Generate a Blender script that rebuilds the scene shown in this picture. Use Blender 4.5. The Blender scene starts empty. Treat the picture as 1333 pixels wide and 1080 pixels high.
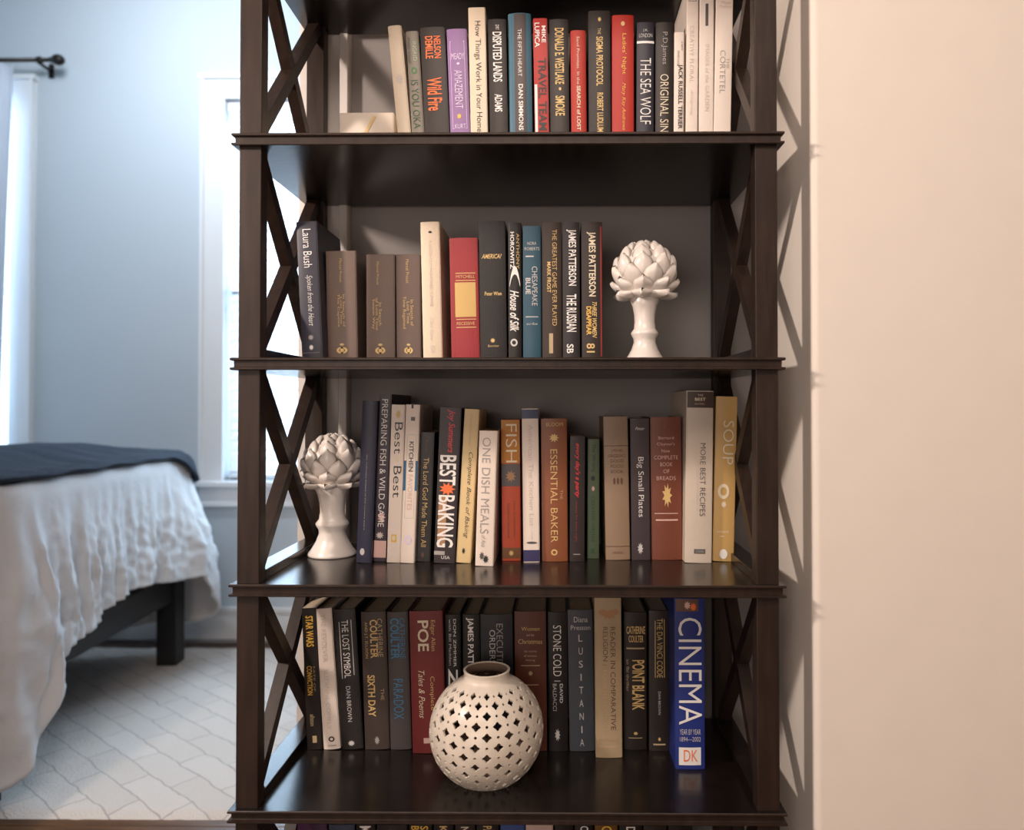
import bpy, bmesh, math, random
from mathutils import Vector, Matrix, noise
random.seed(7)
PI = math.pi
S = bpy.context.scene
C = S.collection
H = 1.12                      # camera height above the floor

# ------------------------------------------------------------------ camera
F, CX, CY = 960.0, 716.0, 516.5
YAW, PITCH = math.atan(.0091), math.atan(.0141)
cd = bpy.data.cameras.new('camera'); cam = bpy.data.objects.new('camera', cd); C.objects.link(cam)
CM = Matrix.Rotation(YAW, 3, 'Z') @ Matrix.Rotation(PI/2 + PITCH, 3, 'X')
cam.matrix_world = Matrix.Translation((0, 0, H)) @ CM.to_4x4()
cd.sensor_width = 36; cd.lens = 36*F/1333
cd.shift_x = (666.5-CX)/1333; cd.shift_y = (CY-540)/1333
cd.clip_start = .05
cd.dof.use_dof = True; cd.dof.focus_distance = 1.36; cd.dof.aperture_fstop = 2.4
S.camera = cam
RT, UP, BK = CM.col[0], CM.col[1], CM.col[2]
def ray(px, py): return RT*((px-CX)/F) + UP*((CY-py)/F) - BK
def P(px, py, Y):             # world point seen at a pixel, at depth Y
    d = ray(px, py); t = Y/d.y
    return Vector((d.x*t, Y, H + d.z*t))
def PZ(px, py, z):            # world point seen at a pixel, at height z
    d = ray(px, py); t = (z-H)/d.z
    return Vector((d.x*t, d.y*t, z))

# ------------------------------------------------------------------ world and lights
w = bpy.data.worlds.new('sky'); S.world = w; w.use_nodes = True
bg = w.node_tree.nodes['Background']
bg.inputs[0].default_value = (.62, .80, 1, 1); bg.inputs[1].default_value = 3.0
S.view_settings.view_transform = 'Standard'; S.view_settings.look = 'None'
S.view_settings.exposure = 0.0; S.view_settings.gamma = 1; S.view_settings.use_curve_mapping = False
def area(name, loc, tgt, sx, sy, power, col, spread=None):
    l = bpy.data.lights.new(name, 'AREA'); l.shape = 'RECTANGLE'; l.size = sx; l.size_y = sy
    l.energy = power; l.color = col
    if spread: l.spread = spread
    o = bpy.data.objects.new(name, l); C.objects.link(o); o.location = loc
    o.rotation_euler = (Vector(tgt)-Vector(loc)).to_track_quat('-Z', 'Y').to_euler()
    return o
WARM = (1, .83, .72); COOL = (.56, .78, 1.0)
area('hall_lamp', (-1.5, .48, 1.92), (.1, 1.4, 1.1), .14, .14, 28, WARM)
area('hall_ceiling_light', (-.1, -.6, 2.7), (.1, 1.2, .9), 1.3, .9, 30, WARM)
area('hall_front_fill', (-.7, -2.1, 1.1), (.1, 1.3, .75), 1.6, 1.3, 33, (1, .87, .80))  # added soft fill behind the camera for the spines; no window there
area('bedroom_wall_fill', (-1.6, 2.3, 3.1), (-1.5, 3.6, 2.5), .6, .5, 24, (.82, .90, 1), math.radians(140))  # added wash to brighten the upper far wall; no fitting modelled
area('daylight_right_window', (-1.12, 3.80, 1.75), (-1.12, 2, 1.5), .95, 1.85, 62, COOL)
area('daylight_left_window', (-3.1, 3.80, 1.75), (-2.6, 2, 1.2), .95, 1.85, 48, COOL)
area('bedroom_side_fill', (-4.15, 2.2, 1.9), (-1.2, 2.6, .8), 1.6, 1.4, 20, COOL)  # added cool fill from the left; that wall has no window

# ------------------------------------------------------------------ materials
MATS = {}
def mat(name, col, rough=.55, bump=0, scale=40, var=0, coat=0, metal=0, stretch=None, sheen=0, spec=None):
    if name in MATS: return MATS[name]
    m = bpy.data.materials.new(name); m.use_nodes = True; nt = m.node_tree
    b = nt.nodes['Principled BSDF']
    b.inputs['Base Color'].default_value = (*col, 1); b.inputs['Roughness'].default_value = rough
    b.inputs['Metallic'].default_value = metal
    if coat: b.inputs['Coat Weight'].default_value = coat; b.inputs['Coat Roughness'].default_value = .18
    if sheen: b.inputs['Sheen Weight'].default_value = sheen
    if spec is not None: b.inputs['Specular IOR Level'].default_value = spec
    if bump or var:
        tc = nt.nodes.new('ShaderNodeTexCoord'); mp = nt.nodes.new('ShaderNodeMapping')
        nt.links.new(tc.outputs['Object'], mp.inputs[0])
        mp.inputs['Scale'].default_value = stretch or (1, 1, 1)
        n = nt.nodes.new('ShaderNodeTexNoise'); n.inputs['Scale'].default_value = scale; n.inputs['Detail'].default_value = 5
        nt.links.new(mp.outputs[0], n.inputs['Vector'])
        if var:
            r = nt.nodes.new('ShaderNodeValToRGB'); nt.links.new(n.outputs['Fac'], r.inputs[0])
            r.color_ramp.elements[0].position = .3; r.color_ramp.elements[1].position = .7
            r.color_ramp.elements[0].color = (*[c*(1-var) for c in col], 1)
            r.color_ramp.elements[1].color = (*[min(1, c*(1+var)) for c in col], 1)
            nt.links.new(r.outputs[0], b.inputs['Base Color'])
        if bump:
            bp = nt.nodes.new('ShaderNodeBump'); bp.inputs['Strength'].default_value = bump; bp.inputs['Distance'].default_value = .004
            nt.links.new(n.outputs['Fac'], bp.inputs['Height']); nt.links.new(bp.outputs[0], b.inputs['Normal'])
    MATS[name] = m; return m
def srgb(r, g, b, k=1.0):
    f = lambda c: ((c/255)/12.92 if c/255 <= .04045 else ((c/255+.055)/1.055)**2.4)*k
    return (f(r), f(g), f(b))
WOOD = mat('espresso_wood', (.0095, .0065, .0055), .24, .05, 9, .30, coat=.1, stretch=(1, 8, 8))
WOODV = mat('espresso_wood_lit', (.025, .0145, .0105), .42, .10, 9, .30, spec=.32, stretch=(8, 8, 1))  # lighter copy of the same wood; light on front faces put into the colour
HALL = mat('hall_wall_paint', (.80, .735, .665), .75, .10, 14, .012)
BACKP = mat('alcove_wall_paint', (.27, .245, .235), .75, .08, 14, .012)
BEDW = mat('bedroom_wall_paint', (.52, .57, .61), .8, .05, 20)
TRIM = mat('white_trim_paint', (.80, .80, .80), .4)
CEIL = mat('ceiling_paint', (.8, .8, .78), .9)
BLACKW = mat('black_bed_wood', (.010, .010, .011), .6)
METAL = mat('dark_bronze_metal', (.03, .025, .022), .35, metal=.8)

# ------------------------------------------------------------------ mesh helpers
def tag(o, label=None, cat=None, group=None, kind=None):
    if label: o['label'] = label
    if cat: o['category'] = cat
    if group: o['group'] = group
    if kind: o['kind'] = kind
    return o
def empty(name, loc=(0, 0, 0), **k):
    o = bpy.data.objects.new(name, None); C.objects.link(o); o.location = loc; o.empty_display_size = .05
    return tag(o, **k)
def meshobj(name, me, parent=None, **k):
    o = bpy.data.objects.new(name, me); C.objects.link(o)
    if parent: o.parent = parent
    return tag(o, **k)
def fin(name, bm, m, parent=None, smooth=False, **k):
    bmesh.ops.recalc_face_normals(bm, faces=bm.faces)
    me = bpy.data.meshes.new(name); bm.to_mesh(me); bm.free()
    for mm in (m if isinstance(m, (list, tuple)) else [m]): me.materials.append(mm)
    if smooth:
        for p in me.polygons: p.use_smooth = True
    return meshobj(name, me, parent, **k)
def box(bm, x0, x1, y0, y1, z0, z1, bev=0, M=None):
    vs = [bm.verts.new((x, y, z)) for x in (x0, x1) for y in (y0, y1) for z in (z0, z1)]
    fs = [bm.faces.new([vs[i] for i in q]) for q in ((0,1,3,2), (4,6,7,5), (0,4,5,1), (2,3,7,6), (0,2,6,4), (1,5,7,3))]
    if M: bmesh.ops.transform(bm, matrix=M, verts=vs)
    if bev:
        bmesh.ops.recalc_face_normals(bm, faces=fs)
        es = {e for f in fs for e in f.edges}
        bmesh.ops.bevel(bm, geom=list(es), offset=bev, segments=2, affect='EDGES', profile=.5)
def bx(name, d, m, parent=None, bev=0, M=None, **k):
    bm = bmesh.new(); box(bm, *d, bev=bev, M=M); return fin(name, bm, m, parent, **k)
def lathe(bm, prof, n=48, c=(0, 0, 0)):
    rings = []
    for r, z in prof:
        rings.append([bm.verts.new((c[0]+r*math.cos(2*PI*i/n), c[1]+r*math.sin(2*PI*i/n), c[2]+z)) for i in range(n)])
    for a, b in zip(rings, rings[1:]):
        for i in range(n): bm.faces.new((a[i], a[(i+1) % n], b[(i+1) % n], b[i]))
    return rings

# ------------------------------------------------------------------ key dimensions of the bookcase
YF, YS, YB = 1.22, 1.21, 1.575          # post front, shelf front, back of the rear posts
WALL_Y = 1.60
PW, PD = .037, .028
xo_l, xo_r = P(309, 600, YF).x, P(1013.5, 600, YF).x
zt = {n: P(665, y, YS).z for n, y in (('A', 171.5), ('B', 465), ('C', 761.5), ('D', 1057.5))}
TH = .0205
gap = (zt['A']-zt['D'])/3
zt['F'] = zt['A']+gap; zt['E'] = zt['D']-gap
print('shelf tops', zt, 'X', xo_l, xo_r)

# ------------------------------------------------------------------ setting
SX = P(1058, 560, 1.238).x              # side wall of the alcove
FY = 1.238                              # the hall wall facing the camera
BWY = 3.58                              # far bedroom wall
WEX = P(392, 600, WALL_Y).x             # free end of the wall behind the bookcase
CEILZ = 3.0
bm = bmesh.new(); box(bm, -4.3, 2.4, -2.2, 3.75, -.12, -.02); fin('floor', bm, mat('subfloor', (.10, .06, .04), .6), kind='structure')
floor = bpy.data.objects['floor']
PLK = mat('oak_floorboard', (.13, .066, .032), .28, .12, 7, .35, stretch=(1, 9, 1))
pm = bmesh.new(); box(pm, -1.75, 1.75, 0, .0785, -.02, 0, bev=.0012)
pl = fin('floorboard', pm, PLK, floor)
yy = -2.1; k = 0
while yy < 2.75:
    for xx in (-2.55, .96) if k % 2 else (-1.6, 1.9):
        if k == 0 and xx == -1.6: o = pl
        else:
            o = pl.copy(); C.objects.link(o)
        o.location = (xx+random.uniform(-.04, .04)*0, yy, 0)
    yy += .08; k += 1
# ceiling, outer walls
bx('ceiling', (-4.3, 2.4, -2.2, 3.75, CEILZ+.25, CEILZ+.33), CEIL, kind='structure')
bx('wall_hall_back', (-4.3, 2.4, -2.3, -2.2, -.12, CEILZ+.25), HALL, kind='structure')
bx('wall_hall_right', (2.3, 2.4, -2.2, FY, -.12, CEILZ+.25), HALL, kind='structure')
bx('wall_hall_left', (-2.5, -2.4, -2.2, WALL_Y, -.12, CEILZ+.25), HALL, kind='structure')
# wall beside the alcove : L-shaped solid with rounded corner
bm = bmesh.new()
pts = [(2.4, FY), (2.4, WALL_Y+.12), (SX, WALL_Y+.12)]
rr = .012
arc = [(SX+rr-rr*math.cos(a), FY+rr-rr*math.sin(a)) for a in [i*PI/2/6 for i in range(7)]]
pts += arc
lo = [bm.verts.new((x, y, -.12)) for x, y in pts]; hi = [bm.verts.new((x, y, CEILZ+.25)) for x, y in pts]
bm.faces.new(lo); bm.faces.new(hi)
for i in range(len(pts)): bm.faces.new((lo[i], lo[(i+1) % len(pts)], hi[(i+1) % len(pts)], hi[i]))
fin('wall_right', bm, HALL, kind='structure')
# wall behind the bookcase, header over the bedroom opening, rest of the partition
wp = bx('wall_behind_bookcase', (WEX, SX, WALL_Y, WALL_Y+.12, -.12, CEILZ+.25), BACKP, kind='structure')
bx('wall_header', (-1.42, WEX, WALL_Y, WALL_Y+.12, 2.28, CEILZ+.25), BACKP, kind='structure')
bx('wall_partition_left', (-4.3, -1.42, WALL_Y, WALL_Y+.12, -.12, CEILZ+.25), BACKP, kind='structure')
# door casing left of the wall, flat board with a raised outer bead
cx0, cx1 = WEX-.002, P(457, 300, WALL_Y).x
bm = bmesh.new()
prof = [(cx0, 0), (cx0, .015), (cx1-.022, .018), (cx1-.018, .027), (cx1-.002, .027), (cx1, .022), (cx1, 0)]
lo = [bm.verts.new((x, WALL_Y-d, 0)) for x, d in prof]; hi = [bm.verts.new((x, WALL_Y-d, 2.38)) for x, d in prof]
bm.faces.new(lo); bm.faces.new(hi)
for i in range(len(prof)): bm.faces.new((lo[i], lo[(i+1) % len(prof)], hi[(i+1) % len(prof)], hi[i]))
CAS = mat('door_casing_paint', (.66, .62, .59), .45)
fin('trim_1', bm, CAS, kind='structure')
bx('trim_2', (-1.54, -1.42, WALL_Y-.02, WALL_Y, 0, 2.38), CAS, kind='structure')
bx('baseboard_behind_bookcase', (cx1, SX, WALL_Y-.015, WALL_Y, 0, .14), CAS, kind='structure')
bx('baseboard_right', (SX+.01, 2.3, FY-.015, FY, 0, .14), TRIM, kind='structure')

# bedroom : far wall with two windows, left wall, right wall
def px_x(px, Y=BWY, py=400): return P(px, py, Y).x
w1o, w1i = px_x(263), px_x(293)
wz1 = P(260, 101, BWY).z; wz1i = wz1-.11
sillz = P(270, 625, BWY).z
w1r = w1i+.98; w1ro = w1r+.11
w2o, w2i = px_x(45), px_x(16)
w2l = w2i-.95
bm = bmesh.new()
box(bm, -4.3, w2l, BWY, BWY+.14, -.12, CEILZ+.25)
box(bm, w2i, w1i, BWY, BWY+.14, -.12, CEILZ+.25)
box(bm, w1r, .6, BWY, BWY+.14, -.12, CEILZ+.25)
for a, b in ((w2l, w2i), (w1i, w1r)):
    box(bm, a, b, BWY, BWY+.14, -.12, sillz); box(bm, a, b, BWY, BWY+.14, wz1i, CEILZ+.25)
fin('wall_bedroom_far', bm, BEDW, kind='structure')
bx('wall_bedroom_left', (-4.3, -4.2, WALL_Y+.12, BWY, -.12, CEILZ+.25), BEDW, kind='structure')
bx('wall_bedroom_right', (.6, .7, WALL_Y+.12, BWY, -.12, CEILZ+.25), BEDW, kind='structure')
bm = bmesh.new(); box(bm, -4.2, .6, BWY-.018, BWY, 0, .14); box(bm, -4.2, .6, BWY-.026, BWY, .13, .155, bev=.004)
fin('baseboard_bedroom', bm, TRIM, kind='structure')
GLASS = bpy.data.materials.new('window_glass'); GLASS.use_nodes = True
nt = GLASS.node_tree; nt.nodes.remove(nt.nodes['Principled BSDF'])
tr = nt.nodes.new('ShaderNodeBsdfTransparent'); gl = nt.nodes.new('ShaderNodeBsdfGlossy'); gl.inputs['Roughness'].default_value = .02
mx = nt.nodes.new('ShaderNodeMixShader'); mx.inputs[0].default_value = .06
nt.links.new(tr.outputs[0], mx.inputs[1]); nt.links.new(gl.outputs[0], mx.inputs[2]); nt.links.new(mx.outputs[0], nt.nodes['Material Output'].inputs[0])
SLAT = mat('white_blind_slat', (.85, .87, .9), .4)
def window(name, a, b, ao, bo):
    r = empty(name, ((a+b)/2, BWY, sillz), kind='structure')
    off = Vector(r.location)
    def loc(o): o.location = -off; return o
    bm = bmesh.new()                                 # casing
    for x0, x1 in ((ao, a), (b, bo)):
        box(bm, x0, x1, BWY-.020, BWY, sillz, wz1i); 
        xo = x0 if x0 == ao else x1-.016
        box(bm, xo, xo+.016, BWY-.032, BWY-.02, sillz, wz1)
    box(bm, ao, bo, BWY-.022, BWY, wz1i, wz1)
    box(bm, ao-.01, bo+.01, BWY-.036, BWY, wz1-.016, wz1+.006)
    loc(fin('casing', bm, TRIM, r))
    bm = bmesh.new(); box(bm, ao-.03, bo+.03, BWY-.065, BWY+.02, sillz-.028, sillz, bev=.006)
    box(bm, ao, bo, BWY-.02, BWY, sillz-.115, sillz-.028, bev=.003)
    box(bm, ao, bo, BWY-.034, BWY-.005, sillz-.125, sillz-.10, bev=.005)
    loc(fin('window_sill', bm, TRIM, r))
    bm = bmesh.new(); zc = (sillz+wz1i)/2            # sashes
    for z0, z1, y in ((sillz, zc+.02, BWY+.075), (zc-.02, wz1i, BWY+.105)):
        box(bm, a, a+.045, y, y+.028, z0, z1); box(bm, b-.045, b, y, y+.028, z0, z1)
        box(bm, a, b, y, y+.028, z0, z0+.05); box(bm, a, b, y, y+.028, z1-.04, z1)
    loc(fin('sash', bm, TRIM, r))
    for z0, z1, y in ((sillz+.05, zc-.02, BWY+.089), (zc+.02, wz1i-.04, BWY+.119)):
        loc(bx('pane', (a+.045, b-.045, y-.002, y+.002, z0, z1), GLASS, r))
    return r
win1 = window('window_1', w1i, w1r, w1o, w1ro)
win2 = window('window_2', w2l, w2i, w2l-.11, w2o)
bl = empty('window_blind', ((w1i+w1r)/2, BWY+.035, wz1i-.056), label='white horizontal slatted blind lowered in the bedroom window behind the bookcase', cat='blind')
bx('head_rail', (-.489, .489, -.025, .025, .0, .055), SLAT, bl, bev=.004)
sm = bmesh.new(); M = Matrix.Rotation(math.radians(54), 4, 'X'); box(sm, -.475, .475, -.026, .026, -.0014, .0014, M=M)
s0 = None; z = -.03; n = 0
while wz1i-.06+z > sillz+.05:
    if s0 is None: s0 = fin('slat', sm, SLAT, bl); o = s0
    else: o = s0.copy(); C.objects.link(o)
    o.location = (0, 0, z); z -= .049
bx('bottom_rail', (-.475, .475, -.022, .022, z-.002, z+.018), SLAT, bl, bev=.004)
for x in (-.32, 0, .32): bx('ladder_cord', (x-.0015, x+.0015, -.028, -.026, z, 0), SLAT, bl)

# curtain rod and curtain
rz = P(60, 78, BWY-.09).z; ry = BWY-.09
rx = P(66, 78, ry).x
rod = empty('curtain_rod', (rx, ry, rz), label='dark bronze curtain rod with ball finial above the left bedroom window', cat='curtain rod')
def tube(bm, x0, x1, r, n=16):
    M = Matrix.Translation(((x0+x1)/2, 0, 0)) @ Matrix.Rotation(PI/2, 4, 'Y')
    bmesh.ops.create_cone(bm, cap_ends=True, segments=n, radius1=r, radius2=r, depth=abs(x1-x0), matrix=M)
bm = bmesh.new(); tube(bm, -1.35, 0, .010); fin('pole', bm, METAL, rod, smooth=True)
bm = bmesh.new(); tube(bm, 0, .012, .014); tube(bm, -.004, .02, .008)
bmesh.ops.create_uvsphere(bm, u_segments=20, v_segments=12, radius=.026, matrix=Matrix.Translation((.036, 0, 0)) @ Matrix.Scale(1.15, 4, (1, 0, 0)))
fin('finial', bm, METAL, rod, smooth=True)
bm = bmesh.new()
for bxp in (-.055,):
    box(bm, bxp-.008, bxp+.008, -.004, .082, -.012-.008, -.012+.002, bev=.002); box(bm, bxp-.012, bxp+.012, .080, .090, -.05, .02, bev=.002)
    tube(bm, bxp-.008, bxp+.008, .016)
fin('bracket', bm, METAL, rod)
bm = bmesh.new()
CUR = mat('pale_blue_curtain', (.62, .68, .76), .85, sheen=.2)
nx, nz = 90, 14
cx_top = P(15, 90, ry).x; cx_bot = P(-6, 600, ry).x
g = []
for j in range(nz+1):
    t = j/nz; zz = rz-.02-(rz-.08)*t; row = []
    xr = cx_top+(cx_bot-cx_top)*min(1, t*1.35)
    for i in range(nx+1):
        u = i/nx; x = xr-u*.62
        row.append(bm.verts.new((x, ry+.022*math.sin(u*11*2*PI)*(1-.15*math.sin(t*5+u*9)), zz)))
    g.append(row)
for j in range(nz):
    for i in range(nx): bm.faces.new((g[j][i], g[j][i+1], g[j+1][i+1], g[j+1][i]))
co = fin('curtain', bm, CUR, smooth=True, label='pale blue gathered curtain hanging at the left bedroom window', cat='curtain')
sd = co.modifiers.new('thick', 'SOLIDIFY'); sd.thickness = .003

# rug
RUG = bpy.data.materials.new('cream_shag'); RUG.use_nodes = True; nt = RUG.node_tree; b = nt.nodes['Principled BSDF']; b.inputs['Roughness'].default_value = .95
tc = nt.nodes.new('ShaderNodeTexCoord'); mp = nt.nodes.new('ShaderNodeMapping'); mp.inputs['Rotation'].default_value = (0, 0, math.radians(38))
nz_ = nt.nodes.new('ShaderNodeTexNoise'); nz_.inputs['Scale'].default_value = 14; nz_.inputs['Detail'].default_value = 3
ad = nt.nodes.new('ShaderNodeVectorMath'); ad.operation = 'MULTIPLY_ADD'; ad.inputs[1].default_value = (.022, .022, 0)
nt.links.new(tc.outputs['Object'], ad.inputs[2]); nt.links.new(tc.outputs['Object'], nz_.inputs['Vector']); nt.links.new(nz_.outputs['Color'], ad.inputs[0])
nt.links.new(ad.outputs[0], mp.inputs[0])
br = nt.nodes.new('ShaderNodeTexBrick'); br.inputs['Scale'].default_value = 1; br.inputs['Brick Width'].default_value = .26; br.inputs['Row Height'].default_value = .085
br.inputs['Mortar Size'].default_value = .0030; br.inputs['Mortar Smooth'].default_value = .6
br.inputs['Color1'].default_value = (.66, .60, .54, 1); br.inputs['Color2'].default_value = (.71, .65, .59, 1); br.inputs['Mortar'].default_value = (.45, .41, .38, 1)
nt.links.new(mp.outputs[0], br.inputs['Vector']); nt.links.new(br.outputs['Color'], b.inputs['Base Color'])
n2 = nt.nodes.new('ShaderNodeTexNoise'); n2.inputs['Scale'].default_value = 160; nt.links.new(tc.outputs['Object'], n2.inputs['Vector'])
bp = nt.nodes.new('ShaderNodeBump'); bp.inputs['Distance'].default_value = .006; bp.inputs['Strength'].default_value = .7
nt.links.new(n2.outputs['Fac'], bp.inputs['Height']); nt.links.new(bp.outputs[0], b.inputs['Normal'])
ry0 = PZ(150, 1060, .014).y
bm = bmesh.new(); nx, ny = 110, 60; X0, X1, Y0, Y1 = -3.3, -.72, ry0, 3.42
g = [[bm.verts.new((X0+(X1-X0)*i/nx, Y0+(Y1-Y0)*j/ny+(.004*noise.noise(Vector((i*.9, j*.9, 3))) if j in (0, ny) else 0),
      .012+.006*noise.noise(Vector((i*.55, j*.55, 0))) if 0 < i < nx and 0 < j < ny else .0005)) for i in range(nx+1)] for j in range(ny+1)]
for j in range(ny):
    for i in range(nx): bm.faces.new((g[j][i], g[j][i+1], g[j+1][i+1], g[j+1][i]))
fin('area_rug', bm, RUG, smooth=True, label='cream shaggy rug with thin grey broken lines on the bedroom floor', cat='rug')

# ------------------------------------------------------------------ bed
CN = Vector((PZ(0, 1066, 0).x-.06, PZ(0, 1066, 0).y+.03, 0)); CF = PZ(231, 866, 0)
print('bed corners', CN, CF)
ev = (CF-CN); BL = ev.length; ev.normalize(); ov = Vector((ev.y, -ev.x, 0))   # along foot end, outward
if ov.x < 0: ov = -ov
BM_ = Matrix(((ev.x, ov.x, 0, CN.x), (ev.y, ov.y, 0, CN.y), (0, 0, 1, 0), (0, 0, 0, 1)))
bed = empty('bed', label='black wooden bed frame under the white comforter', cat='bed'); bed.matrix_world = BM_
ZR0, ZR1 = .285, .40
bx('footrail', (.0, BL, -.035, -.005, ZR0, ZR1), BLACKW, bed, bev=.003)
for a in (-.02, BL-.02):
    bx('side_rail', (a, a+.03, -1.95, -.03, ZR0, ZR1), BLACKW, bed, bev=.003)
for a in (0, BL):
    for b_ in (-.03, -1.93):
        bx('leg', (a-.042, a+.042, b_-.042, b_+.042, .013, ZR0+.10), BLACKW, bed, bev=.003)
bx('slat_base', (.02, BL-.02, -1.93, -.04, ZR1-.03, ZR1-.005), BLACKW, bed)
bx('mattress', (.02, BL-.02, -1.93, -.05, ZR1, .84), mat('mattress_ticking', (.7, .7, .7), .9), bed, bev=.05)
ZT = .905
def bedpath(n):
    """outline of the mattress from the near side round the foot to the far side: (a, b, normal, s)"""
    R = .10; out = []
    L1 = 1.2; LC = PI/2*R; LF = BL+.06-2*R
    tot = 2*L1+2*LC+LF; a0, a1 = -.03, BL+.03; b1 = .02
    for i in range(n+1):
        s = tot*i/n
        if s < L1: out.append((a0, b1-R-(L1-s), (-1, 0), s, 0))
        elif s < L1+LC:
            t = (s-L1)/R; out.append((a0+R-R*math.cos(t), b1-R+R*math.sin(t), (-math.cos(t), math.sin(t)), s, math.sin(t)))
        elif s < L1+LC+LF: out.append((a0+R+(s-L1-LC), b1, (0, 1), s, 1+(s-L1-LC)/LF))
        elif s < L1+2*LC+LF:
            t = (s-L1-LC-LF)/R; out.append((a1-R+R*math.sin(t), b1-R+R*math.cos(t), (math.sin(t), math.cos(t)), s, 2+math.sin(t)))
        else: out.append((a1, b1-R-(s-L1-2*LC-LF), (1, 0), s, 3))
    return out
def sst(a, b, x): t = max(0, min(1, (x-a)/(b-a))); return t*t*(3-2*t)
def drape(pt, d, off=0):
    """point of the cover: d<0 on top, d>0 hanging length below the edge"""
    a, b, nn, s, q = pt; mid = BL/2
    ca = mid; cb = min(b, -mid)
    if d <= 0:
        t = -d; x = a+(ca-a)*t; y = b+(cb-b)*t
        z = ZT+.045*sst(0, .5, t)+.012*noise.noise(Vector((x*4, y*4, 1))) + .006*noise.noise(Vector((x*13, y*9, 4)))
        return Vector((x, y, z+off))
    corner = .28*math.exp(-((s-1.28)/.22)**2)+math.exp(-((s-(1.28+BL))/.22)**2)
    fl = (.035+.10*min(1, corner))*sst(0, .75, d*1.5)
    r = .06
    if d < r*1.4: th = d/(r*1.4)*PI/2; o_ = r*math.sin(th)*.55; dz = r*(1-math.cos(th))
    else: o_ = r*.55; dz = r+(d-r*1.4)
    am = sst(.02, .4, d)
    sl = s + .10*d*math.sin(s*3+1)
    wr = .024*noise.noise(Vector((sl*9, d*1.3, 5)))+.017*noise.noise(Vector((sl*21, d*2.2, 9)))+.013*noise.noise(Vector((sl*30+d*6, d*9-s*9, 2)))+.007*noise.noise(Vector((sl*52, d*34, 8)))
    wr += .012*(1-abs(noise.noise(Vector((sl*13, d*1.5, 17))))*4)*.5
    o_ += fl+wr*am*1.25+off
    return Vector((a+nn[0]*o_, b+nn[1]*o_, ZT-dz+off*.5))
path = bedpath(330)
def hem(pt):
    s = pt[3]; s0 = 1.2; s1 = 1.2+.157*2+BL-.14
    foot = sst(s0+.10, s0+.30, s)*(1-sst(s1-.24, s1-.02, s))
    return .80+.07*(1-sst(s0, s0+.6, s))-.31*foot+.02*math.sin(s*9)
DUV = mat('white_cotton_comforter', (.71, .70, .70), .85, .25, 60, 0, sheen=.15)
bm = bmesh.new(); rows = []
tops = [1, .8, .6, .45, .32, .22, .14, .08, .03, 0]
NH = 52
for pt in path:
    hl = hem(pt)
    rows.append([bm.verts.new(drape(pt, -t)) for t in tops]+[bm.verts.new(drape(pt, hl*(j+1)/NH)) for j in range(NH)])
for r0, r1 in zip(rows, rows[1:]):
    for j in range(len(r0)-1): bm.faces.new((r0[j], r1[j], r1[j+1], r0[j+1]))
bmesh.ops.remove_doubles(bm, verts=bm.verts, dist=1e-5)
du = fin('comforter', bm, DUV, smooth=True, label='rumpled white comforter hanging over the foot of the bed', cat='comforter')
du.matrix_world = BM_
sd = du.modifiers.new('thick', 'SOLIDIFY'); sd.thickness = .014; sd.offset = -1
THR = mat('navy_knit_throw', (.016, .024, .040), .95, .6, 90, .25)
bm = bmesh.new(); rows = []
for i, pt in enumerate(path):
    if pt[3] < .95 or pt[3] > 1.2+.157+BL+.45: continue
    e = .05*sst(1.2+.1+BL-.25, 1.2+.2+BL, pt[3])*3.2
    ds = [-.85, -.6, -.4, -.25, -.14, -.07, -.02]+[(.022+.006*math.sin(i*.3)+e)*k_/5 for k_ in range(6)]
    rows.append([bm.verts.new(drape(pt, d, .017)) for d in ds])
for r0, r1 in zip(rows, rows[1:]):
    for j in range(len(r0)-1): bm.faces.new((r0[j], r1[j], r1[j+1], r0[j+1]))
th = fin('throw_blanket', bm, THR, smooth=True, label='dark navy knitted throw laid over the top of the bed', cat='blanket')
th.matrix_world = BM_
sd = th.modifiers.new('thick', 'SOLIDIFY'); sd.thickness = .012; sd.offset = 1

# ------------------------------------------------------------------ bookcase
bc = empty('bookcase', ((xo_l+xo_r)/2, (YF+YB)/2, 0), label='tall dark espresso open bookcase with X-braced sides standing in the alcove', cat='bookcase')
O = Vector(bc.location)
def loc(o): o.location = Vector(o.location)-O; return o
topz = zt['F']+gap*0
for x0 in (xo_l, xo_r-PW):
    for y0 in (YF, YB-PD):
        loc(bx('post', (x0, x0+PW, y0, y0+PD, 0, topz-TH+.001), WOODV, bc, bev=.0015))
def shelf(z, name='shelf'):
    bm = bmesh.new(); e = .0095
    prof = [(0, .0006), (-.0006, .0), (-.0012, .0), (-.0030, -.0014), (-.0040, .0), (-.0048, -.004), (-.0058, -.0052), (-.0150, -.0052), (-.0162, -.004), (-.0170, .0002), (-.0188, .0002), (-TH, -.0014)]
    prof = [(0, -.0012), (-.0012, 0), (-.0036, 0), (-.0048, -.0012), (-.0052, -.0048), (-.0148, -.0052), (-.0156, -.0040), (-.0164, 0), (-.0192, 0), (-TH, -.0014)]
    rings = []
    for dz, ex in prof:
        x0, x1, y0, y1 = xo_l-e-ex, xo_r+e+ex, YS-ex, YB+.004
        rings.append([bm.verts.new((x, y, z+dz)) for x, y in ((x0, y0), (x1, y0), (x1, y1), (x0, y1))])
    bm.faces.new(rings[0]); bm.faces.new(rings[-1])
    for a, b in zip(rings, rings[1:]):
        for i in range(4): bm.faces.new((a[i], a[(i+1) % 4], b[(i+1) % 4], b[i]))
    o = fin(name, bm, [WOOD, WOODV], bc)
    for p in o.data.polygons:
        if abs(p.normal.z) < .9 or abs(p.center.z-z) < .0205 and 0 < z-p.center.z < TH*.98: p.material_index = 1  # moulded edges take the lighter copy, as if lit
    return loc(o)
for kz in 'FABCDE': shelf(zt[kz])
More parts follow.
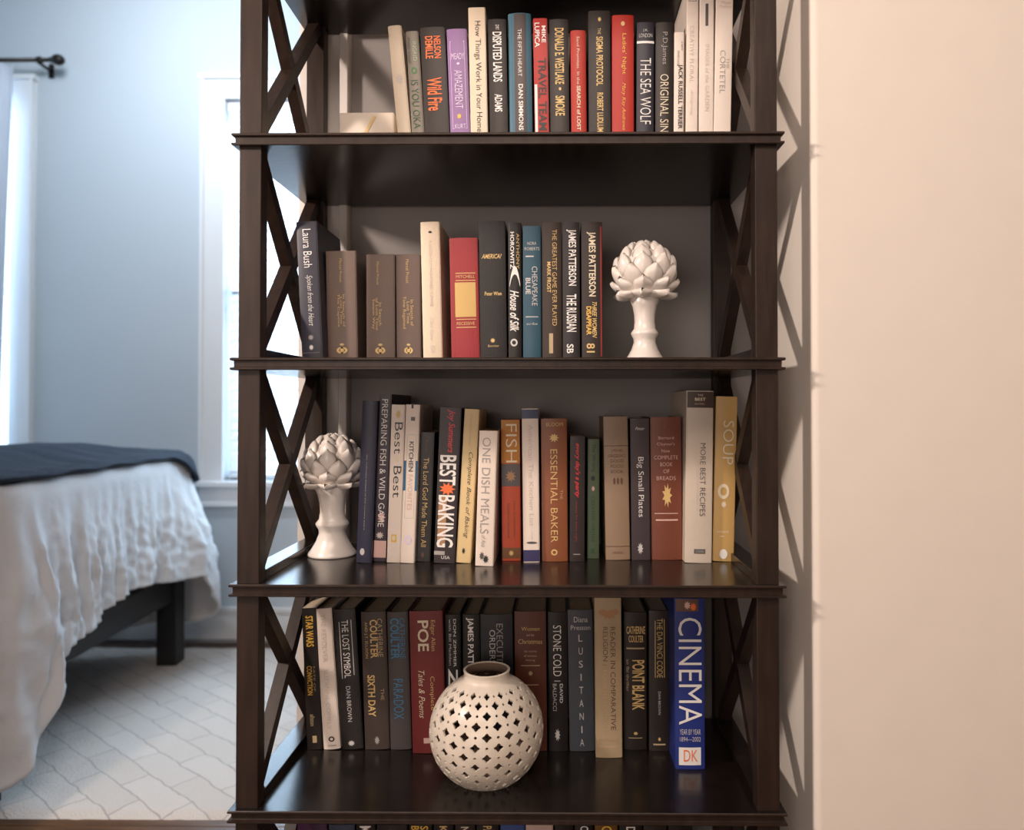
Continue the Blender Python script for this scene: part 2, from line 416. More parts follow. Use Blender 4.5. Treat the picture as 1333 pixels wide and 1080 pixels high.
RH = .016
order = ['F', 'A', 'B', 'C', 'D', 'E']
for hi_, lo_ in zip(order, order[1:]):
    z1 = zt[hi_]-TH; z0 = zt[lo_]
    for sx, x0 in ((0, xo_l), (1, xo_r-PW)):
        loc(bx('side_rail', (x0, x0+PW, YF+PD, YB-PD, z0, z0+RH), WOOD, bc, bev=.001))
        xc = x0+PW/2
        ya, yb, za, zb = YF+PD, YB-PD, z0+RH, z1
        L = math.hypot(yb-ya, zb-za); ang = math.atan2(zb-za, yb-ya)
        for sg, tk in ((1, .011), (-1, .0104)):
            wd = .0115
            pts = []
            # bar clipped square to the bay corners: polygon in YZ
            bm = bmesh.new()
            M = Matrix.Translation((xc, (ya+yb)/2, (za+zb)/2)) @ Matrix.Rotation(sg*ang, 4, 'X')
            box(bm, -tk, tk, -L/2-.02, L/2+.02, -wd, wd, M=M)
            for co_, no in (((0, ya, 0), (0, -1, 0)), ((0, yb, 0), (0, 1, 0)), ((0, 0, za), (0, 0, -1)), ((0, 0, zb), (0, 0, 1))):
                r = bmesh.ops.bisect_plane(bm, geom=bm.verts[:]+bm.edges[:]+bm.faces[:], plane_co=co_, plane_no=no, clear_outer=True)
                bmesh.ops.holes_fill(bm, edges=bm.edges[:], sides=8)
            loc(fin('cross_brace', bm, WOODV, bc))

# ------------------------------------------------------------------ books
def text_mesh(s, bold=0, shear=0):
    cu = bpy.data.curves.new('t', 'FONT'); cu.body = s; cu.resolution_u = 3; cu.offset = bold; cu.shear = shear
    cu.align_x = 'CENTER'; cu.space_line = .85
    ob = bpy.data.objects.new('t', cu); me = bpy.data.meshes.new_from_object(ob)
    vs = [v.co.copy() for v in me.vertices]; fs = [tuple(p.vertices) for p in me.polygons]
    bpy.data.objects.remove(ob); bpy.data.curves.remove(cu); bpy.data.meshes.remove(me)
    return vs, fs
COL = dict(white=(.86, .83, .80), gold=(.72, .50, .20), silver=(.62, .60, .58), orange=(.85, .17, .04), yellow=(.85, .52, .08), black=(.02, .02, .02),
           brown=(.13, .065, .04), grey=(.38, .35, .33), pale=(.62, .55, .50), red=(.62, .03, .04), blue=(.02, .11, .24), green=(.05, .22, .07), cream=(.80, .70, .52),
           rose=(.70, .45, .40), dgrey=(.10, .09, .09), navy=(.03, .04, .11), lil=(.78, .66, .86), tan=(.50, .36, .22), brightyellow=(.90, .55, .10),
           darkred=(.30, .03, .03), lbrown=(.42, .22, .10), skyblue=(.05, .22, .40), dkgreen=(.03, .10, .04), greygold=(.50, .38, .22), stripe=(.085, .065, .062), palegreen=(.45, .55, .40))
def cmat(c):
    if isinstance(c, str): return mat('print_'+c, COL[c], .45)
    return mat('print_%d_%d_%d' % tuple(int(x*255) for x in c), c, .5)
PAPER = mat('page_edges', (.62, .50, .36), .9, .3, 200, .12, stretch=(6, 1, .2))
PAPERW = mat('white_page_edges', (.72, .66, .57), .9, .3, 200, .10, stretch=(6, 1, .2))
def book(row, top, bot, col, label, items=(), Y=None, depth=.15, hard=True, rough=.45, group=None, cloth=False, bulge=None, paper=PAPER):
    """top=(xl, xr, y) and bot=(xl, xr, y) are measured spine corners; the spine plane is at depth Y"""
    zs = zt[row]
    if Y is None: Y = PZ((bot[0]+bot[1])/2, bot[2], zs).y
    tl, tr = P(top[0], top[2], Y), P(top[1], top[2], Y)
    bl_, br_ = P(bot[0], bot[2], Y), P(bot[1], bot[2], Y)
    tm, bmid = (tl+tr)/2, (bl_+br_)/2
    ax = (tm-bmid); tilt = math.atan2(ax.x, ax.z)
    wid = ((tr.x-tl.x)+(br_.x-bl_.x))/2*math.cos(tilt)
    # foot of the centre line on the shelf
    t = (zs-bmid.z)/ax.z; foot = bmid+ax*t
    Hh = (tm-foot).length
    lift = abs(math.sin(tilt))*wid/2
    depth = min(depth, WALL_Y-.012-Y)
    r = empty('book', (foot.x, Y, zs+lift+.0003), label=label, cat='book', group=group)
    r.rotation_euler = (0, tilt, 0)
    cm = mat('cover_%d' % len(MATS), tuple(c*.93 for c in col) if max(col) < .2 else col, rough, .14 if cloth else .05, 420 if cloth else 60, .04 if cloth else .02)
    if bulge is None: bulge = .0022 if hard else .0006
    bt = .0024 if hard else .0008
    h = wid/2
    def sy(x): return -bulge*(1-(x/h)**2)+bulge if abs(x) < h else bulge
    n = 8; outer = [(-h, depth)]+[(-h+wid*i/n, sy(-h+wid*i/n)) for i in range(n+1)]+[(h, depth)]
    hi2 = h-bt
    inner = [(hi2, depth)]+[(hi2-2*hi2*i/n, sy(hi2-2*hi2*i/n)+bt+.0004) for i in range(n+1)]+[(-hi2, depth)]
    pf = outer+inner
    bm = bmesh.new()
    lo = [bm.verts.new((x, y, 0)) for x, y in pf]; hv = [bm.verts.new((x, y, Hh)) for x, y in pf]
    m2 = len(pf)
    for i in range(m2): bm.faces.new((lo[i], lo[(i+1) % m2], hv[(i+1) % m2], hv[i]))
    for i in range(len(outer)-1):
        j = m2-1-i; 
        bm.faces.new((hv[i], hv[i+1], hv[j-1], hv[j])); bm.faces.new((lo[i], lo[i+1], lo[j-1], lo[j]))
    es = [e for e in bm.edges if all(abs(v.co.x) >= h-1e-6 and v.co.y < depth-1e-4 for v in e.verts) and abs(e.verts[0].co.z-e.verts[1].co.z) > .01]
    bmesh.ops.bevel(bm, geom=es, offset=min(.0016, h*.2), segments=2, affect='EDGES')
    fin('cover', bm, cm, r)
    ins = .0032 if hard else .0004
    bx('pages', (-hi2+.0002, hi2-.0002, bulge+bt+.0008, depth-ins, ins, Hh-ins), paper, r)
    groups = {}
    ytop, ybot = top[2], (P(0, 0, 1), None) and None
    # map photo y to height up the spine
    def zy(y):
        p = P((top[0]+top[1])/2, y, Y); return (p.z-foot.z)/math.cos(tilt)
    for it in items:
        kind = it[0]; u0, u1, y0, y1, c = it[1:6]; opt = it[6] if len(it) > 6 else ''
        xa, xb = (u0-.5)*wid, (u1-.5)*wid; za, zb = zy(y1), zy(y0)
        if kind in ('R', 'D', 'O', 'B'):    # rectangle, disc, ring, border
            bm = bmesh.new(); m_ = cmat(c)
            X = lambda x: (x, sy(x)-.00035)
            if kind == 'R':
                k_ = 8; vs = [[bm.verts.new((xa+(xb-xa)*i/k_, sy(xa+(xb-xa)*i/k_)-.00028, z_)) for i in range(k_+1)] for z_ in (za, zb)]
                for i in range(k_): bm.faces.new((vs[0][i], vs[0][i+1], vs[1][i+1], vs[1][i]))
            elif kind == 'B':
                e = .0007
                for q in ((xa, xa+e, za, zb), (xb-e, xb, za, zb), (xa, xb, za, za+e), (xa, xb, zb-e, zb)):
                    vs = [bm.verts.new((x, sy(x)-.0004, z_)) for x, z_ in ((q[0], q[2]), (q[1], q[2]), (q[1], q[3]), (q[0], q[3]))]; bm.faces.new(vs)
            else:
                k_ = 18; cxm, czm = (xa+xb)/2, (za+zb)/2; star = opt == 'star'
                rad = lambda i: (.55 if i % 2 else 1) if star else 1
                ov_ = [bm.verts.new((cxm+(xb-xa)/2*rad(i)*math.cos(2*PI*i/k_), sy(cxm)-.0006, czm+(zb-za)/2*rad(i)*math.sin(2*PI*i/k_))) for i in range(k_)]
                if kind == 'O':
                    iv = [bm.verts.new((cxm+(v.co.x-cxm)*.55, v.co.y, czm+(v.co.z-czm)*.55)) for v in ov_]
                    for i in range(k_): bm.faces.new((ov_[i], ov_[(i+1) % k_], iv[(i+1) % k_], iv[i]))
                else: bm.faces.new(ov_)
            me_n = 'label_panel' if kind == 'R' and (y1-y0) > 4 else 'emblem' if kind in 'DO' else 'printed_line'
            fin(me_n, bm, m_, r)
            # keep printed faces turned to the front
            continue
        s = it[7] if len(it) > 7 else ''
        bold = .018 if 'b' in opt else -.006; sh = .35 if 'i' in opt else 0
        vs, fs = text_mesh(kind, bold, sh)
        if not vs: continue
        mnx, mxx = min(v.x for v in vs), max(v.x for v in vs); mny, mxy = min(v.y for v in vs), max(v.y for v in vs)
        out = []
        for v in vs:
            a, b_ = (v.x-mnx)/(mxx-mnx), (v.y-mny)/(mxy-mny)
            if 'h' in opt: x, z_ = xa+(xb-xa)*a, za+(zb-za)*b_
            else: x, z_ = xa+(xb-xa)*b_, zb-(zb-za)*a
            out.append((x, sy(x)*max(0, 1-1.2*(u1-u0))-.0008, z_))
        me = bpy.data.meshes.new('lettering'); me.from_pydata(out, [], fs); me.materials.append(cmat(c)); meshobj('lettering', me, r)
    return r
#BOOKS
Y1 = 1.385; Y2 = 1.375
g1, g2, g3, g4, g5 = 'books on the upper shelf in view', 'books on the second shelf', 'cookbooks on the middle shelf', 'books behind the round vase', 'books on the lowest shelf in view'
dk = srgb(60, 49, 45, .52); bk = srgb(38, 31, 30, .42)
def lit(r, g, b, k=.95): return srgb(r, g, b, k)
CRM = lit(232, 214, 190); WHT = lit(240, 226, 214)
# upper shelf
def b1(t, b, c, l, it=(), **k): book('A', t, b, c, l, it, Y=k.pop('Y', Y1), group=g1, **k)
b1((504, 522, 34), (517, 534, 170), CRM, 'leaning cream cloth book with a grey flower stamp, left end of the top row', [('D', .2, .8, 96, 112, 'pale', 'star')], cloth=True)
b1((527.5, 544, 41), (535.5, 552, 170), lit(138, 130, 118), 'thin grey-green book with small green ring above dark capitals on spine', [('Middle School', .1, .35, 50, 82, 'dgrey'), ('INGRID', .5, .8, 55, 80, 'palegreen'), ('O', .28, .72, 88, 97, 'green'), ('IS YOU OKA', .2, .75, 105, 168, 'dkgreen')])
b1((545.5, 579, 36), (553, 584, 170), dk, 'black hardcover with orange lettering on spine, beside the lavender book', [('NELSON', .55, .82, 48, 77, 'orange', 'b'), ('DEMILLE', .2, .5, 48, 77, 'orange', 'b'), ('Wild Fire', .2, .78, 102, 145, 'orange', 'b')])
b1((580, 608, 38), (587, 611, 170), lit(150, 116, 166), 'lavender hardcover with pale lines framing the spine', [('B', .14, .86, 54, 168, 'lil'), ('MEADY', .2, .84, 70, 78, 'lil', 'h'), ('AMAZEMENT', .32, .7, 92, 142, 'lil'), ('D', .35, .62, 148, 156, 'brightyellow', 'star'), ('KURT', .25, .8, 162, 168, 'lil', 'h'), ('D', .45, .6, 82, 85, 'lil')])
b1((609, 632, 10), (613, 634.5, 170), CRM, 'tall cream book with thin black lettering, right of the lavender book', [('How Things Work in Your Home', .28, .7, 28, 172, 'black')], hard=False)
b1((634.5, 658.5, 25), (638, 661, 170), dk, 'charcoal book with condensed white title between tall cream and teal-edged books', [('THE', .42, .62, 33, 39, 'white', 'h'), ('DISPUTED LANDS', .25, .75, 42, 107, 'white', 'b'), ('ADAMS', .3, .72, 123, 146, 'white', 'b')])
b1((660, 692, 17), (664, 692, 170), lit(70, 112, 132), 'rounded teal hardcover with wide charcoal stripe down the spine', [('R', .26, .76, 18, 172, 'stripe'), ('THE FIFTH HEART', .42, .58, 38, 100, 'white'), ('DAN SIMMONS', .42, .62, 110, 170, 'white', 'b')], bulge=.005, paper=PAPERW)
b1((693, 713, 24), (697, 714, 170), lit(180, 34, 26), 'red book with white author name over dark title capitals', [('MIKE', .6, .88, 34, 56, 'white', 'b'), ('LUPICA', .1, .45, 30, 62, 'white', 'b'), ('R', .04, .22, 110, 172, 'white'), ('TRAVEL TEAM', .3, .85, 76, 170, 'black', 'b')], hard=False)
b1((714.5, 740, 25), (717, 740.5, 170), dk, 'charcoal book with condensed gold capitals and a gold dot low on spine', [('DONALD E. WESTLAKE', .28, .76, 37, 110, 'gold', 'b'), ('D', .47, .6, 114, 118, 'gold'), ('SMOKE', .28, .78, 125, 151, 'gold', 'b')])
b1((742, 763, 39.5), (744.5, 763, 170), lit(178, 44, 28), 'short narrow red book with one fine pale line of lettering, top row', [('Sand Promises  In the', .4, .58, 48, 110, 'cream'), ('SEARCH of LOST', .38, .62, 112, 170, 'cream', 'b')])
b1((765.5, 794.5, 14), (767, 795, 170), dk, 'tall charcoal hardcover with gold lettering left of the wide bright red hardcover', [('D', .42, .6, 22, 29, 'gold', 'star'), ('THE', .42, .56, 37, 45, 'gold'), ('SIGMA PROTOCOL', .35, .66, 48, 112, 'gold', 'b'), ('ROBERT LUDLUM', .38, .66, 121, 172, 'gold', 'b')], cloth=True)
b1((796.5, 825.5, 19.5), (797.5, 825, 170), lit(180, 36, 20), 'wide bright red hardcover with orange-gold script title', [('D', .4, .58, 28, 34, 'gold'), ("Ladies' Night", .42, .66, 44, 97, 'yellow'), ('Mary Kay Andrews', .42, .62, 108, 170, 'yellow', 'i')])
b1((829, 852, 29), (829, 851, 170), srgb(48, 46, 62, .7), 'dark navy book with a white rule over large white capitals', [('J.K.', .35, .65, 38, 42, 'silver', 'h'), ('LONDON', .12, .88, 44, 49, 'silver', 'h'), ('R', .0, 1, 53.5, 56.5, 'white'), ('THE SEA WOLF', .2, .82, 76, 162, 'white')])
b1((853.5, 877.5, 29), (854, 876, 170), srgb(54, 42, 36, .55), 'black-brown book with grey author line above cream capitals', [('P.D.James', .3, .65, 42, 84, 'grey'), ('ORIGINAL SIN', .25, .72, 97, 172, 'cream')])
b1((878, 891, 42), (877.5, 890, 170), WHT, 'short thin white book with heavy condensed black title', [('A NEW', .68, .85, 54, 66, 'black'), ('OWNERS GUIDE', .3, .5, 66, 84, 'dgrey'), ('JACK RUSSELL TERRIER', .28, .85, 84, 168, 'black', 'b')], hard=False)
b1((895, 909.5, -22), (892.5, 908.5, 170), WHT, 'tall white book, first of three at the right end of top row', [('B', .15, .8, -6, 2, 'black'), ('CREATIVE FLORAL', .25, .6, 34, 108, 'pale'), ('designing', .3, .6, 118, 150, 'pale')], hard=False, depth=.15)
b1((911, 930, -24), (910, 928.5, 170), WHT, 'tall white book with a narrow dark tab near the top of spine', [('R', .4, .6, 5, 34, 'dgrey'), ('IMAGES of the GARDEN', .4, .68, 58, 145, 'pale')], hard=False, depth=.15)
b1((932.5, 955.5, -26), (929.5, 951, 170), WHT, 'rightmost tall white book of the top row with grey serif title', [('Moda', .3, .85, 2, 6, 'rose', 'h'), ('Moderna', .2, .9, 7, 11, 'rose', 'h'), ('THE', .66, .82, 76, 90, 'grey'), ('CORTETEL', .28, .6, 66, 122, 'grey')], hard=False, depth=.15)
# second shelf
def b2(t, b, c, l, it=(), **k): book('B', t, b, c, l, it, Y=k.pop('Y', Y2), group=g2, **k)
TAU = lit(118, 98, 88, .9)
b2((384.5, 411.5, 289), (392.5, 419.5, 465), srgb(48, 48, 66, .75), 'tall navy book with silver lettering at the left end of the second shelf', [('Laura Bush', .32, .72, 299, 349, 'white'), ('Spoken from the Heart', .35, .7, 359, 425, 'silver', 'i'), ('D', .35, .65, 436, 444, 'grey', 'star'), ('D', .38, .62, 449, 457, 'white', 'star'), ('mariner press', .1, .9, 459, 461, 'grey', 'h')], Y=1.34)
mod = lambda x: [('D', .4, .6, 447, 451, 'gold', 'star'), ('O', .32, .68, 452, 461, 'gold'), ('D', .44, .56, 452, 461, 'gold')]
b2((423, 463, 327), (426, 465, 465), TAU, 'leftmost of the three taupe matching volumes with gold print', [('Marcel Proust', .46, .54, 337, 368, 'gold'), ('In Search of\nLost Time\nThe Captive', .36, .62, 383, 426, 'gold')]+mod(0), cloth=True)
b2((476, 513.5, 331), (477, 513.5, 465), TAU, 'middle taupe matching volume with shadowed left hinge', [('Marcel Proust', .38, .46, 341, 371, 'gold'), ('In Search\nof Lost Time\nSwann Way', .2, .55, 388, 430, 'gold')]+mod(0), cloth=True)
b2((515, 546.5, 331), (516, 548, 465), TAU, 'rightmost taupe matching volume, touching the tall cream book', [('Marcel Proust', .42, .55, 338, 369, 'gold'), ('In Search of\nLost Time\nTime Regained', .25, .72, 386, 428, 'gold')]+mod(0), cloth=True)
b2((546.5, 572, 289), (551, 575.5, 465), CRM, 'tall cream hardcover with faint brown lettering, on the second shelf', [('D', .42, .6, 301, 304, 'black'), ('A GOOD OLD FASHIONED SUMMER', .42, .58, 313, 400, 'pale'), ('Clare Stone', .4, .58, 414, 443, 'pale', 'i'), ('ED', .42, .62, 450, 459, 'pale', 'h')], cloth=True)
b2((584, 622, 310), (588, 624, 465), lit(158, 42, 48), 'red cloth hardcover with a gold rectangular panel on spine', [('R', .2, .9, 355.5, 356.5, 'gold'), ('MITCHELL', .22, .88, 358.5, 362.5, 'gold', 'h'), ('R', .2, .9, 365, 366, 'gold'), ('R', .17, .9, 368, 413, lit(216, 180, 112)), ('R', .2, .9, 415.5, 416.5, 'gold'), ('RECESSIVE', .22, .85, 419.5, 423.5, 'gold', 'h'), ('R', .2, .9, 426, 427, 'gold'), ('R', .10, .13, 311, 464, 'darkred')], cloth=True)
b2((623, 657, 288), (625, 660, 465), bk, 'wide black hardcover with small gold lettering set across the spine', [('AMERICA?', .1, .86, 331, 337, 'gold', 'hib'), ('Peter Wien', .2, .84, 380, 385, 'gold', 'hb'), ('D', .38, .58, 440, 447, 'gold', 'star'), ('Bonnier', .3, .72, 449, 452, 'gold', 'h')], cloth=True)
b2((661.5, 678.5, 290), (662, 679, 465), bk, 'thin black book with pale curly script title and a silver ring', [('ANTHONY', .62, .85, 304, 350, 'gold'), ('HOROWITZ', .15, .45, 302, 350, 'white', 'b'), ('(', .1, .9, 346, 374, 'white'), ('House of Silk', .12, .8, 378, 432, 'white', 'ib'), ('O', .15, .7, 441, 451, 'silver')])
b2((680.5, 704, 294), (681, 704.5, 465), lit(42, 84, 104), 'teal-blue hardcover with small silver lettering', [('NORA', .25, .75, 315, 319, 'silver', 'h'), ('ROBERTS', .1, .92, 322, 326, 'silver', 'h'), ('R', .15, .6, 333, 334.5, 'silver'), ('CHESAPEAKE', .5, .8, 347, 398, 'silver'), ('BLUE', .15, .42, 362, 383, 'silver', 'b'), ('R', .15, .85, 412, 413, 'silver'), ('scribe', .2, .8, 420, 423, 'silver', 'h')])
b2((705.5, 731, 289), (706, 731.5, 465), srgb(66, 48, 38, .6), 'dark brown hardcover with thin gold capitals, beside the teal-blue book', [('THE GREATEST GAME EVER PLAYED', .52, .75, 299, 424, 'gold'), ('MARK FROST', .25, .45, 341, 381, 'gold', 'b'), ('R', .35, .55, 434, 460, 'greygold')])
b2((732.5, 754, 289), (732.5, 755.5, 465), srgb(52, 44, 46, .6), 'charcoal hardcover with tall condensed white capitals, second from right in its row', [('JAMES PATTERSON', .22, .8, 299, 372, 'white', 'b'), ('THE RUSSIAN', .22, .8, 383, 432, 'white', 'b'), ('SB', .22, .62, 448, 460, 'white', 'b')])
b2((757, 783.5, 289), (757.5, 785, 465), srgb(58, 42, 36, .55), 'black hardcover with tall condensed gold capitals, right end of the second row', [('JAMES PATTERSON', .25, .68, 302, 386, 'cream', 'b'), ('THREE WOMEN', .5, .72, 393, 440, 'gold', 'ib'), ('DISAPPEAR', .22, .46, 399, 436, 'brightyellow', 'b'), ('81', .22, .62, 447, 459, 'gold', 'b'), ('R', .9, .97, 295, 464, 'darkred')])
# middle shelf
def b3(t, b, c, l, it=(), **k): book('C', t, b, c, l, it, group=g3, **k)
b3((471, 491.5, 522), (463.5, 482.5, 733), srgb(52, 54, 82, .7), 'slim plain navy book beside the artichoke ornament, leaning right', [('the collected letters of the country years', .42, .5, 592, 690, 'silver'), ('D', .25, .55, 714, 723, 'silver')], cloth=True)
b3((494.5, 509, 513), (485.5, 502.5, 731), srgb(62, 46, 60, .7), 'tall plum-black book with white fish and game title and white foot label', [('PREPARING FISH & WILD GAME', .25, .75, 520, 686, 'white', ''), ('D', .2, .9, 665, 682, 'rose', 'star'), ('D', .1, .8, 692, 702, 'pale', 'star'), ('R', .0, 1, 704, 726, 'rose')], hard=False, depth=.185)
b3((510, 527, 527), (503, 521, 732.5), WHT, 'white paperback with large dark repeated word on spine', [('D', .3, .75, 533, 546, 'gold', 'star'), ('Best', .3, .88, 550, 591, 'black'), ('D', .35, .7, 594, 602, 'cream'), ('Best', .3, .88, 607, 648, 'black'), ('R', .28, .68, 696, 706, 'yellow'), ('D', .35, .6, 697, 704, 'cream')], hard=False)
b3((528, 547, 527), (521.5, 538.5, 733), WHT, 'white cookbook with blue side tabs and outlined title box', [('R', .4, .55, 526, 532, 'black'), ('R', .4, .7, 543, 548, 'dgrey'), ('R', .0, .18, 600, 639, 'blue'), ('R', .85, 1, 600, 639, 'blue'), ('B', .18, .84, 566, 675, 'palegreen'), ('KITCHEN', .35, .68, 575, 614, 'dgrey', 'b'), ('FAVORITES', .35, .68, 618, 664, 'rose'), ('O', .25, .75, 697, 709, 'lil')], hard=False)
b3((548.5, 564.5, 563), (541, 560.5, 731), srgb(46, 38, 32, .6), 'short black-brown book with gold title, between white and red-topped cookbooks', [('Bernie', .4, .6, 573, 588, 'brown'), ('The Lord God Made Them All', .3, .68, 596, 712, 'gold', ''), ('D', .3, .6, 718, 727, 'brown', 'star')], hard=False)
b3((573, 600.5, 531), (564.5, 592, 733.5), srgb(56, 42, 46, .7), 'charcoal cookbook with red script top and tall white baking title over orange food', [('Joy Summers', .35, .75, 533, 590, 'red', 'ib'), ('D', .1, .9, 628, 646, 'orange', 'star'), ('R', .12, .5, 648, 712, 'lbrown'), ('BEST', .1, .88, 593, 632, 'white', 'b'), ('BAKING', .1, .88, 645, 713, 'white', 'b'), ('R', .0, .5, 718, 723, 'grey'), ('USA', .35, .75, 724, 728, 'white', 'h')], hard=False)
b3((605, 624, 533), (593.5, 612.5, 733), lit(226, 200, 148), 'pale yellow cookbook with black italic title, leaning right', [('Compliments', .4, .55, 540, 580, 'tan'), ('Complete Book of Baking', .38, .75, 589, 701, 'black', 'i'), ('D', .35, .6, 713, 722, 'black', 'star')], hard=False)
b3((624, 647.5, 561), (618.5, 642, 737), WHT, 'short white cookbook with thin grey capitals and a black plant emblem at its foot', [('ONE DISH MEALS', .2, .66, 570, 695, 'grey'), ('of Asia', .3, .55, 697, 712, 'grey', 'i'), ('D', .4, .75, 722, 734, 'black', 'star'), ('D', .2, .5, 718, 730, 'dgrey', 'star')], hard=False)
b3((652, 676.5, 546.5), (654, 677.5, 730), lit(192, 74, 36), 'orange and red fish cookbook with a dark picture band', [('R', 0, 1, 547, 603, lit(196, 128, 36)), ('FISH', .25, .85, 552, 602, 'cream'), ('R', 0, 1, 604, 633, 'dgrey'), ('D', .2, .8, 612, 628, 'lbrown', 'star'), ('The Complete', .6, .75, 650, 700, 'brown'), ('Guide to Seafood', .3, .45, 655, 700, 'brown'), ('R', 0, 1, 713, 727, lit(120, 80, 44)), ('D', .35, .65, 716, 724, 'gold', 'star')], hard=False)
b3((679, 700.5, 532), (681.5, 702.5, 732), WHT, 'white cookbook with deep blue bands at head and foot', [('R', 0, 1, 533, 545, 'navy'), ('American The Kitchen List', .38, .66, 553, 685, 'pale', ''), ('small', .5, .6, 692, 702, 'pale'), ('D', .2, .85, 705, 708, 'dgrey'), ('R', 0, 1, 716, 731, srgb(60, 56, 104, .8))], hard=False)
b3((703, 739, 545), (707, 738, 731), lit(138, 78, 44), 'wide caramel-brown cookbook with a yellow flower and gold capitals', [('BLOOM', .2, .85, 550, 555, 'gold', 'h'), ('D', .3, .7, 564, 576, 'gold', 'star'), ('ESSENTIAL BAKER', .35, .62, 585, 706, 'gold'), ('THE', .72, .82, 638, 650, 'tan'), ('O', .35, .6, 715, 723, 'gold')])
b3((742, 762, 568), (742, 760.5, 731), srgb(54, 38, 36, .55), 'short black book with red script title beside the green paperback', [("every day's a party", .3, .68, 577, 648, 'red', 'ib'), ('recipes for every night', .35, .52, 652, 705, 'darkred'), ('R', .25, .7, 721, 722, 'grey')], hard=False)
b3((765, 780.5, 571.5), (765, 779.5, 727), lit(86, 104, 76), 'small green paperback with black lettering and quill mark', [('The Writing', .3, .68, 578, 614, 'black'), ('D', .2, .7, 618, 627, 'black', 'star'), ('D', .3, .65, 632, 640, 'rose', 'star'), ('CREATIVE WRITER', .3, .62, 646, 706, 'dkgreen', 'b'), ('R', .3, .6, 714, 720, 'dkgreen')], hard=False)
b3((785, 817.5, 542.5), (789.5, 820, 729), lit(150, 126, 102), 'tan linen cookbook with brown small capitals and thin rules', [('R', 0, 1, 580, 581, 'brown'), ('JANE', .3, .75, 585, 589, 'brown', 'h'), ("GRIGSON'S", .16, .88, 591.5, 595.5, 'brown', 'h'), ('GOOD', .25, .8, 598, 602, 'brown', 'h'), ('FOOD', .27, .78, 605, 609, 'brown', 'h'), ('BOOK', .27, .78, 612, 616, 'brown', 'h'), ('D', .35, .45, 622, 631, 'brown'), ('D', .5, .6, 622, 631, 'brown'), ('D', .65, .75, 622, 631, 'brown'), ('R', 0, 1, 711, 712, 'brown'), ('VIKING', .28, .7, 718, 721, 'brown', 'h')], cloth=True)
b3((820, 845.5, 545), (823, 846.5, 729), srgb(74, 62, 66, .75), 'slate-grey cookbook with small white title reading downward', [('Pintar', .25, .75, 556, 560, 'white', 'hi'), ('Big Small Plates', .3, .68, 595, 673, 'white'), ('D', .3, .62, 706, 722, 'silver', 'star')], hard=False)
b3((846.5, 887, 543), (849, 888.5, 729), lit(124, 66, 46), 'wide russet cookbook of bread with stacked title and gold wheat ear', [('Bernard', .25, .75, 568, 572, 'rose', 'h'), ("Clayton's", .2, .78, 576, 581, 'rose', 'h'), ('New', .35, .62, 585, 589, 'rose', 'h'), ('COMPLETE', .1, .88, 593, 598, 'rose', 'h'), ('BOOK', .3, .7, 602, 607, 'rose', 'h'), ('OF', .4, .6, 611, 616, 'rose', 'h'), ('BREADS', .18, .8, 620, 625, 'rose', 'h'), ('D', .35, .68, 629, 661, 'gold', 'star'), ('R', .1, .86, 668, 669, 'rose'), ('R', .14, .86, 676, 678, 'rose')], cloth=True)
b3((894.5, 929, 509), (891.5, 927, 733), lit(214, 200, 184), 'widest pale grey-white cookbook with brown label at its head', [('R', .02, 1, 510, 531, lit(78, 60, 54)), ('THE', .4, .6, 513.5, 516, 'cream', 'h'), ('BEST', .3, .7, 518, 522, 'cream', 'hb'), ('RECIPES', .3, .65, 525, 527, 'rose', 'h'), ('MORE BEST RECIPES', .52, .72, 577, 672, 'dgrey'), ('the best american kitchen collection', .40, .46, 585, 665, 'pale'), ('R', .33, .75, 715, 721, 'dgrey'), ('COOKS', .38, .7, 716.5, 719.5, 'silver', 'h')], depth=.19, paper=PAPERW)
b3((932, 961.5, 516.5), (929, 954.5, 731), lit(206, 168, 104), 'golden-yellow soup cookbook at the right end of the middle row', [('SOUP', .35, .85, 548, 605, 'cream'), ('O', .15, .7, 630, 650, 'cream'), ('D', .3, .6, 652, 662, 'cream', 'star'), ('sensational', .15, .7, 690, 694, 'cream', 'h'), ('R', .3, .5, 698, 699, 'cream'), ('D', .3, .68, 715, 728, 'white')], paper=PAPERW)
# shelf with the vase
def b4(t, b, c, l, it=(), **k): book('D', t, b, c, l, it, group=g4, **k)
b4((393, 411, 792), (399, 420, 976), srgb(46, 38, 34, .6), 'black paperback with yellow block capitals at the left end behind the vase', [('STAR WARS', .25, .75, 802, 842, 'yellow', 'b'), ('FATE OF', .62, .75, 868, 900, 'greygold'), ('CONVICTION', .2, .55, 867, 905, 'yellow', 'b'), ('allston', .3, .6, 930, 945, 'greygold'), ('R', .4, .68, 958, 967, 'greygold')], hard=False, depth=.10)
b4((409, 431, 793), (421, 442.5, 976), WHT, 'pinkish-white hardcover with faint grey title and small black round mark', [('THE REVOLVER', .32, .6, 800, 862, 'pale'), ('SUZANNE COMELY', .34, .58, 872, 950, 'pale'), ('O', .35, .72, 959, 966, 'black'), ('crown', .3, .8, 970, 972, 'dgrey', 'h')])
b4((434, 461, 794), (444.5, 473, 976), srgb(44, 38, 38, .6), 'black hardcover with silver title between two thin silver rules', [('THE LOST SYMBOL', .35, .66, 808, 883, 'white'), ('R', .22, .25, 810, 884, 'silver'), ('R', .78, .81, 808, 880, 'silver'), ('DAN BROWN', .38, .58, 894, 940, 'silver'), ('D', .3, .65, 964, 972, 'silver', 'star')])
